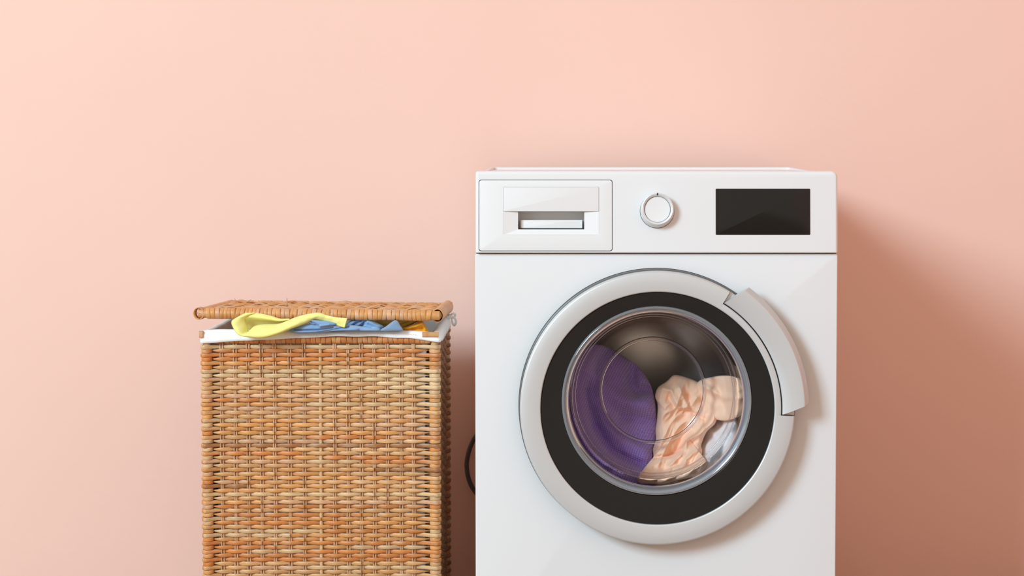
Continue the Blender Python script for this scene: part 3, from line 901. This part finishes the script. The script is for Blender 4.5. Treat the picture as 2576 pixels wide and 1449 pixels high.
# lid: wrapped frame with a woven field, hinged at the back and lifted by the laundry
LA = 0.0088                                   # half height of the front rail
lf = [at(503, 788, 0.192), at(1106, 794, 0.192)]
lb = [at(588, 769, 0.470), at(1131, 772, 0.495)]
zl = {'fl': lf[0].z, 'fr': lf[1].z, 'bl': lb[0].z, 'br': lb[1].z}
LX0, LX1 = lf[0].x + 0.002, lf[1].x - 0.004
LY0, LY1 = 0.192, 0.493
def lid_z(x, y):
    f = (x - LX0) / (LX1 - LX0); g_ = (y - LY0) / (LY1 - LY0)
    return (zl['fl'] * (1 - f) + zl['fr'] * f) * (1 - g_) + (zl['bl'] * (1 - f) + zl['br'] * f) * g_
def LP(x, y, dz=0.0): return (x, y, lid_z(x, y) + dz)
m = MB()
tube(m, [LP(LX0 - 0.004, LY0), LP((LX0 + LX1) / 2, LY0), LP(LX1 + 0.004, LY0)], LA - 0.0006, 12, col=tuple(PAL['honey'] * 0.95))
lid = part('lid', m, M['rattan_up'], basket, 'woven lid propped open by the laundry', sharp=40, cols=True)
for (p, q) in (((LX1, LY0), (LX1, LY1)), ((LX1, LY1), (LX0, LY1)), ((LX0, LY1), (LX0, LY0 + 0.006))):
    m = MB()
    tube(m, [LP(*p), LP((p[0] + q[0]) / 2, (p[1] + q[1]) / 2), LP(*q)], LA - 0.0012, 12, col=tuple(PAL['tan'] * 0.9))
    part('lid_rail', m, M['rattan_up'], lid, sharp=40, cols=True)
def wraps(p, q, step, kinds, ra, rb, n_end=0.0, end=1e9):
    p = np.array(p); q = np.array(q); L_ = np.linalg.norm(q - p); d = (q - p) / L_
    s_ = n_end
    while s_ < L_ - end * 0 - 0.003 - n_end * 0:
        w_ = rnd.uniform(*step)
        c2 = p + d * (s_ + w_ / 2)
        m = MB()
        kk = rnd.choice(kinds)
        wrap_ring(m, LP(c2[0], c2[1]), (d[0], d[1], 0), ra, rb, w_ * 0.985, rnd.uniform(-0.0012, 0.0018), tuple(np.clip(PAL[kk] * rnd.uniform(0.9, 1.1), 0, 1)))
        part('cane_wrap', m, M['rattan_wrap'], lid, sharp=0, cols=True)
        s_ += w_
wraps((LX0 + 0.010, LY0), (LX1 - 0.012, LY0), (0.0060, 0.0092), ['honey', 'honey', 'honey', 'honey', 'rose'], LA, LA)
wraps((LX1, LY0 + 0.004), (LX1, LY1 + 0.004), (0.008, 0.011), ['honey', 'tan', 'rose'], LA + 0.001, LA + 0.003)
wraps((LX0, LY0 + 0.016), (LX0, LY1), (0.010, 0.013), ['honey', 'tan', 'rose'], LA, LA)
wraps((LX0, LY1), (LX1, LY1), (0.009, 0.013), ['tan', 'pale', 'honey'], LA * 0.9, LA * 0.9)
# open cane loop at the front left end
m = MB(); wrap_ring(m, LP(LX0 - 0.002, LY0, 0.0), (0.25, 0.97, 0), LA + 0.001, LA + 0.0015, 0.012, 0, tuple(PAL['honey'] * 0.9))
part('end_loop', m, M['rattan_wrap'], lid, sharp=0, cols=True)
# woven field
ux = [LX0 + 0.02 + (LX1 - LX0 - 0.04) * k / 15 for k in range(16)]
for x in ux:
    m = MB(); tube(m, [LP(x, LY0 + 0.004, 0.004), LP(x, (LY0 + LY1) / 2, 0.003), LP(x, LY1 - 0.002, 0.004)], 0.0022, 6, col=tuple(PAL['honey'] * 0.85))
    part('lid_stake', m, M['rattan_up'], lid, sharp=0, cols=True)
NW = 32
for r in range(NW):
    y = LY0 + 0.013 + (LY1 - LY0 - 0.024) * r / (NW - 1)
    xs = [LX0 + 0.004] + ux + [LX1 - 0.004]
    ctrl = []
    for i, x in enumerate(xs):
        amp = 0.0036 if (i + r) % 2 == 0 else -0.0012
        if 0 < i < len(xs) - 1: amp += rnd.uniform(-0.0012, 0.0022)
        ctrl.append((x, y + rnd.uniform(-0.001, 0.001), lid_z(x, y) + 0.0035 + amp))
    P = crom(ctrl, 90)
    rows = [[(p[0], p[1] + dy, p[2] + dz) for dy, dz in ((-0.0042, 0), (-0.003, 0.0011), (0, 0.0016), (0.003, 0.0011), (0.0042, 0), (0, -0.0012))] for p in P]
    m = MB(); k = rnd.choice(['honey', 'honey', 'rose', 'tan', 'orange'])
    m.grid(rows, closed_u=True, col=tuple(PAL[k] * rnd.uniform(0.85, 1.05)))
    part('lid_strand', m, M['rattan_wrap'], lid, sharp=0, cols=True)
# split ends standing up from the weave
for (px, py, yy, ln, dx) in ((722, 765, 0.30, 0.012, 0.0), (600, 764, 0.42, 0.010, -0.008), (616, 764, 0.42, 0.008, 0.012), (682, 768, 0.40, 0.006, 0.006), (1128, 768, 0.46, 0.006, 0.008), (952, 770, 0.36, 0.005, 0.012)):
    p = at(px, py, yy); m = MB()
    tube(m, [(p.x - dx, p.y, p.z - 0.006), (p.x, p.y, p.z), (p.x + dx, p.y, p.z + ln)], [0.0014, 0.0011, 0.0004], 5, col=tuple(PAL['rose'] * 0.7))
    part('split_end', m, M['rattan_wrap'], lid, sharp=0, cols=True)

# ------------------------------------------------------------------ white cotton liner, folded out over the rim
def rect_path(n_side, grow):
    """points around the rim, with outward direction"""
    x0, x1, y0, y1 = bx0 - grow, bx1 + grow, BYF - grow, BYB + grow
    out = []
    r = 0.006
    cs = [(x1, y0, 1, -1, -PI / 2), (x1, y1, 1, 1, 0), (x0, y1, -1, 1, PI / 2), (x0, y0, -1, -1, PI)]
    for i, (x, y, sx, sy_, a) in enumerate(cs):
        for k in range(5):
            aa = a + PI / 2 * k / 4
            out.append((x - sx * r + r * math.cos(aa), y - sy_ * r + r * math.sin(aa), math.cos(aa), math.sin(aa), x - sx * r, y - sy_ * r, sx, sy_))
        p = out[-1]; nx_ = cs[(i + 1) % 4]; a2 = nx_[4]
        q = (nx_[0] - nx_[2] * r + r * math.cos(a2), nx_[1] - nx_[3] * r + r * math.sin(a2))
        ns = n_side[i]
        for k in range(1, ns):
            f = k / ns; out.append((p[0] + (q[0] - p[0]) * f, p[1] + (q[1] - p[1]) * f, math.cos(a2), math.sin(a2), None, None, 0, 0))
    return out
path = rect_path((26, 50, 26, 70), 0.0095)
fb_x = [at(p, 850, BYF).x for p in (505, 560, 650, 760, 850, 950, 1030, 1075, 1112)]
fb_low = [at(806, p, BYF).z for p in (863, 858, 853, 847.5, 844, 845, 848.5, 856, 860)]
ft_top = [at(806, p, BYF).z for p in (832, 829, 830, 834, 833, 831, 832.5, 835, 840)]
mb = MB(); rows = []; sects = 0
for (x, y, nx, nyy, ccx, ccy, csx, csy) in path:
    if y < BYF + 0.001 or (abs(nyy) > 0.5 and nyy < 0):
        low = float(np.interp(x, fb_x, fb_low)); top = float(np.interp(x, fb_x, ft_top))
    else:
        f = min(1.0, max(0.0, (y - BYF) / 0.06))
        s0 = 0 if x < MXC - 0.6 and x < (bx0 + bx1) / 2 else -1
        low0 = fb_low[0] if x < (bx0 + bx1) / 2 else fb_low[-1]; top0 = ft_top[0] if x < (bx0 + bx1) / 2 else ft_top[-1]
        low = low0 * (1 - f) + (ZRIM - 0.008) * f; top = top0 * (1 - f) + (ZRIM + 0.0135) * f
    wv_ = noise.noise(Vector((x * 30, y * 30, 0.4)))
    low += 0.0012 * wv_; top += 0.001 * noise.noise(Vector((x * 24, y * 24, 5.0)))
    def P3(o_, z_):
        if ccx is not None and -o_ > 0.004:
            k_ = -o_ - 0.004
            return (ccx - csx * k_ + 0.002 * nx, ccy - csy * k_ + 0.002 * nyy, z_)
        return (x + nx * o_, y + nyy * o_, z_)
    oo = 0.0012 * noise.noise(Vector((x * 40, y * 40, 9.0)))
    rows.append([P3(-0.001 + oo, low), P3(0.0008 + oo, low + 0.0003), P3(0.0012 + oo, low * 0.72 + top * 0.28), P3(0.0008 + oo, low * 0.72 + top * 0.28 + 0.0006), P3(0.0004 + oo, low * 0.35 + top * 0.65), P3(-0.0035, top - 0.0012), P3(-0.0075, top), P3(-0.013, top - 0.002), P3(-0.0185, top - 0.010), P3(-0.026, ZRIM - 0.03), P3(-0.028, 0.30), P3(-0.028, 0.012)])
mb.grid(rows, closed_v=True)
n = len(rows)
mb.f.append(tuple(i * 12 + 11 for i in range(n)))
liner = thing('basket_liner', mb, M['liner'], 'white cotton liner folded out over the rim of the wicker basket', 'liner', sharp=0)
sm = liner.modifiers.new('cloth_thickness', 'SOLIDIFY'); sm.thickness = 0.0008; sm.offset = -1
# running stitch along the front hem
mb = MB(); xs_ = np.arange(at(770, 840, BYF).x, at(1050, 840, BYF).x, 0.0042)
for x_ in xs_:
    zz = 0.42 * float(np.interp(x_, fb_x, fb_low)) + 0.58 * float(np.interp(x_, fb_x, ft_top))
    yy = BYF - 0.0095 - 0.0019
    tube(mb, [(x_, yy + 0.0006, zz), (x_ + 0.0007, yy, zz), (x_ + 0.0021, yy, zz), (x_ + 0.0028, yy + 0.0006, zz)], 0.00035, 5)
st_ = part('hem_stitching', mb, M['white_cloth'], liner, sharp=0); st_['kind'] = 'stuff'
# bow of the liner's tape at the back right corner
mb = MB()
k0 = at(1131, 798, 0.475)
def tape(pts, w_=0.0035):
    P = crom([tuple(at(a, b, c)) for a, b, c in pts], 24)
    tube(mb, P, [w_ * (0.75 + 0.25 * math.sin(PI * i / 23)) for i in range(24)], 8)
tape([(1126, 800, 0.47), (1131, 796, 0.468), (1137, 794, 0.47)], 0.0045)
tape([(1132, 797, 0.468), (1138, 789, 0.466), (1145, 790, 0.47), (1143, 797, 0.472), (1134, 799, 0.47)], 0.0022)
tape([(1134, 799, 0.468), (1144, 800, 0.466), (1147, 810, 0.468), (1143, 818, 0.47), (1138, 812, 0.472), (1136, 802, 0.47)], 0.0024)
part('tied_bow', mb, M['liner'], liner, 'small white bow tied at the back right corner', sharp=0)

# ------------------------------------------------------------------ laundry in the basket
def q1(c): return [(480 + x / 6.44, 740 + y / 6.44) for x, y in c]
def q2(c): return [(820 + x / 6.44, 740 + y / 6.44) for x, y in c]
def band(mb, stations, nu=14, nv=120, bul=0.012, yedge=(0.0, 0.0)):
    """cloth band: stations of (inner px, outer px, y inner, y outer); bulges forward between the edges"""
    I_ = crom([tuple(at(*s_[0], s_[2])) for s_ in stations], nv)
    O_ = crom([tuple(at(*s_[1], s_[3])) for s_ in stations], nv)
    B_ = crom([(s_[4] if len(s_) > 4 else bul,) for s_ in stations], nv)
    rows = []
    for i in range(nv):
        row = []
        for j in range(nu + 1):
            f = j / nu
            p = I_[i] * (1 - f) + O_[i] * f
            b = float(B_[i][0]) * (4 * f * (1 - f)) ** 0.6
            wr = 0.0010 * noise.noise(Vector((i * 0.16, f * 2.2, 2.0)))
            row.append((p[0], p[1] - b + wr * (1 if 0 < j < nu else 0), p[2]))
        rows.append(row)
    mb.grid(rows)
# pale yellow garment spilling over the front
mb = MB()
st = [((1060, 306), (900, 300)), ((960, 330), (760, 372)), ((872, 395), (664, 442)), ((912, 520), (692, 548)), ((944, 606), (782, 660)), ((1030, 520), (985, 700)), ((1180, 486), (1170, 706)), ((1420, 478), (1380, 655)), ((1560, 430), (1600, 568)), ((1720, 368), (1770, 506)), ((1900, 322), (1900, 452)), ((2080, 302), (2010, 412)), ((2200, 340), (2150, 428)), ((2330, 372), (2310, 482)), ((2440, 384), (2420, 522)), ((2535, 390), (2492, 542))]
ys = [(0.176, 0.172), (0.172, 0.166), (0.170, 0.160), (0.172, 0.158), (0.174, 0.156), (0.178, 0.156), (0.180, 0.156), (0.178, 0.157), (0.174, 0.160), (0.170, 0.164), (0.170, 0.168), (0.168, 0.170), (0.168, 0.170), (0.166, 0.168), (0.165, 0.165), (0.163, 0.163)]
bu = [0.004, 0.006, 0.007, 0.009, 0.012, 0.014, 0.014, 0.013, 0.012, 0.010, 0.010, 0.008, 0.005, 0.003, 0.002, 0.001]
band(mb, [(q1([a])[0], q1([b])[0], y[0], y[1], b_) for (a, b), y, b_ in zip(st, ys, bu)], nu=16, nv=150)
# upper flap and the hollow behind the lip
top_ = q1([(880, 330), (960, 304), (1080, 306), (1300, 352), (1440, 396), (1600, 398)])
mid = q1([(880, 400), (960, 372), (1080, 380), (1300, 408), (1440, 428), (1600, 412)])
low_ = q1([(890, 470), (960, 440), (1080, 436), (1300, 444), (1440, 452), (1600, 425)])
pock = q1([(905, 575), (980, 570), (1080, 550), (1300, 540), (1440, 525), (1600, 460)])
rows = []
for line, yy in ((top_, 0.1755), (mid, 0.1705), (low_, 0.1860), (pock, 0.1960)):
    rows.append(crom([tuple(at(a, b, yy)) for a, b in line], 60))
G = [crom([rows[r][i] for r in range(4)], 16) for i in range(60)]
mb.grid([[tuple(p) for p in g_] for g_ in G])
# the rest of the garment, lying back into the basket
band(mb, [((640, 812), (640, 846), 0.20, 0.22, 0.0), ((660, 808), (650, 850), 0.26, 0.27, 0.0), ((700, 806), (700, 850), 0.30, 0.30, 0.0)], nu=4, nv=10)
yg = thing('yellow_shirt', mb, M['yellow'], 'pale yellow shirt spilling out over the white liner under the basket lid', 'shirt', sharp=0)
sm = yg.modifiers.new('cloth_thickness', 'SOLIDIFY'); sm.thickness = 0.0011; sm.offset = 0
# light blue garment: low folded layer, rolled layer above it, darker hump behind, knitted cuff
mb = MB()
cst = lambda y: (lambda px, py: y)
pillow(mb, q1([(1588, 598), (1640, 560), (1800, 500), (2000, 470), (2300, 470), (2600, 500), (2760, 520), (3000, 560), (3060, 590), (2900, 600), (2576, 602), (2300, 600), (2080, 628), (1900, 632), (1700, 632)]), q1([(2200, 560)])[0], cst(0.166), 0.010, 0.02,
       ridges=[(q1([(1680, 578), (1820, 586), (2050, 582), (2300, 545)]), -0.006, 2.2), (q1([(2050, 622), (2230, 590), (2560, 530)]), -0.004, 2.0), (q1([(1660, 610), (1900, 612), (2040, 606)]), 0.003, 3.0), (q1([(2400, 585), (2700, 570)]), 0.004, 3)], nr=40, nth=180, nz=0.002, nzs=0.05, power=0.45)
pillow(mb, q1([(1928, 462), (1950, 420), (2060, 424), (2200, 432), (2360, 470), (2340, 500), (2200, 520), (2082, 540), (2062, 522), (2030, 500), (1960, 482)]), q1([(2130, 478)])[0], cst(0.160), 0.006, 0.014,
       ridges=[(q1([(1950, 452), (2010, 478), (2075, 528)]), -0.006, 2.0), (q1([(2090, 520), (2240, 500)]), 0.002, 3)], nr=26, nth=120, power=0.4)
pillow(mb, q2([(300, 560), (330, 500), (420, 412), (540, 396), (650, 398), (760, 430), (860, 478), (950, 530), (900, 590), (600, 596), (400, 592)]), q2([(600, 510)])[0], cst(0.188), 0.016, 0.03,
       ridges=[(q2([(420, 540), (500, 470), (560, 440)]), -0.012, 4), (q2([(540, 545), (600, 480), (640, 430)]), -0.012, 4), (q2([(480, 500), (560, 470)]), 0.006, 4), (q2([(640, 430), (760, 470), (900, 540)]), 0.008, 6), (q2([(420, 548), (620, 552)]), -0.010, 3)], nr=36, nth=140, nz=0.003, nzs=0.06)
pillow(mb, q2([(700, 560), (760, 520), (840, 524), (885, 560), (880, 600), (780, 604), (650, 600)]), q2([(790, 566)])[0], cst(0.172), 0.008, 0.016, nr=20, nth=80, power=0.5)
# hidden bulk of the blue garment in the middle of the basket
pillow(mb, [(690, 850), (780, 838), (900, 838), (1010, 850), (1030, 1000), (1010, 1300), (900, 1560), (760, 1560), (680, 1300), (665, 1000)], (850, 1150), cst(0.235), 0.02, 0.13, nr=16, nth=60, nz=0.01, nzs=0.02)
bs = thing('blue_shirt', mb, M['blue'], 'light blue denim shirt folded on the liner rim beneath the basket lid', 'shirt', sharp=0); weld(bs)
mb = MB()
pillow(mb, q2([(870, 592), (900, 560), (960, 530), (1050, 462), (1120, 422), (1165, 440), (1200, 500), (1245, 590), (1100, 600), (960, 604)]), q2([(1070, 540)])[0], cst(0.171), 0.008, 0.018,
       ridges=[(q2([(880, 580), (960, 535), (1050, 470)]), -0.004, 2)], nr=24, nth=120, power=0.35, uvrot=math.radians(62))
cf = part('ribbed_cuff', mb, M['cuff'], bs, 'ribbed pale blue cuff', sharp=0, uvs=True); weld(cf)
# olive yellow garment at the back, mustard garment at the right
mb = MB()
pillow(mb, q2([(700, 440), (760, 400), (1000, 395), (1300, 395), (1530, 410), (1420, 480), (1250, 560), (1200, 620), (1000, 620), (850, 560)]), q2([(1120, 490)])[0], cst(0.230), 0.014, 0.04,
       ridges=[(q2([(800, 470), (1100, 470), (1400, 440)]), 0.005, 5), (q2([(1050, 560), (1200, 500), (1400, 430)]), -0.006, 4)], nr=24, nth=100, nz=0.004, nzs=0.04)
og = thing('olive_yellow_shirt', mb, M['olive'], 'olive yellow shirt showing behind the blue cuff under the basket lid', 'shirt', sharp=0); weld(og)
mb = MB()
pillow(mb, q2([(1180, 640), (1230, 555), (1330, 515), (1440, 475), (1530, 428), (1580, 450), (1625, 530), (1670, 640), (1450, 700)]), q2([(1440, 570)])[0], cst(0.208), 0.014, 0.04,
       ridges=[(q2([(1280, 560), (1440, 520), (1560, 470)]), 0.006, 5), (q2([(1400, 580), (1560, 560)]), -0.005, 4), (q2([(1560, 470), (1610, 560)]), 0.004, 4)], nr=24, nth=100, nz=0.003, nzs=0.06)
mg = thing('mustard_shirt', mb, M['mustard'], 'mustard yellow shirt at the right end of the open basket', 'shirt', sharp=0); weld(mg)
print('strands', n_strand, 'objects', len(bpy.data.objects))
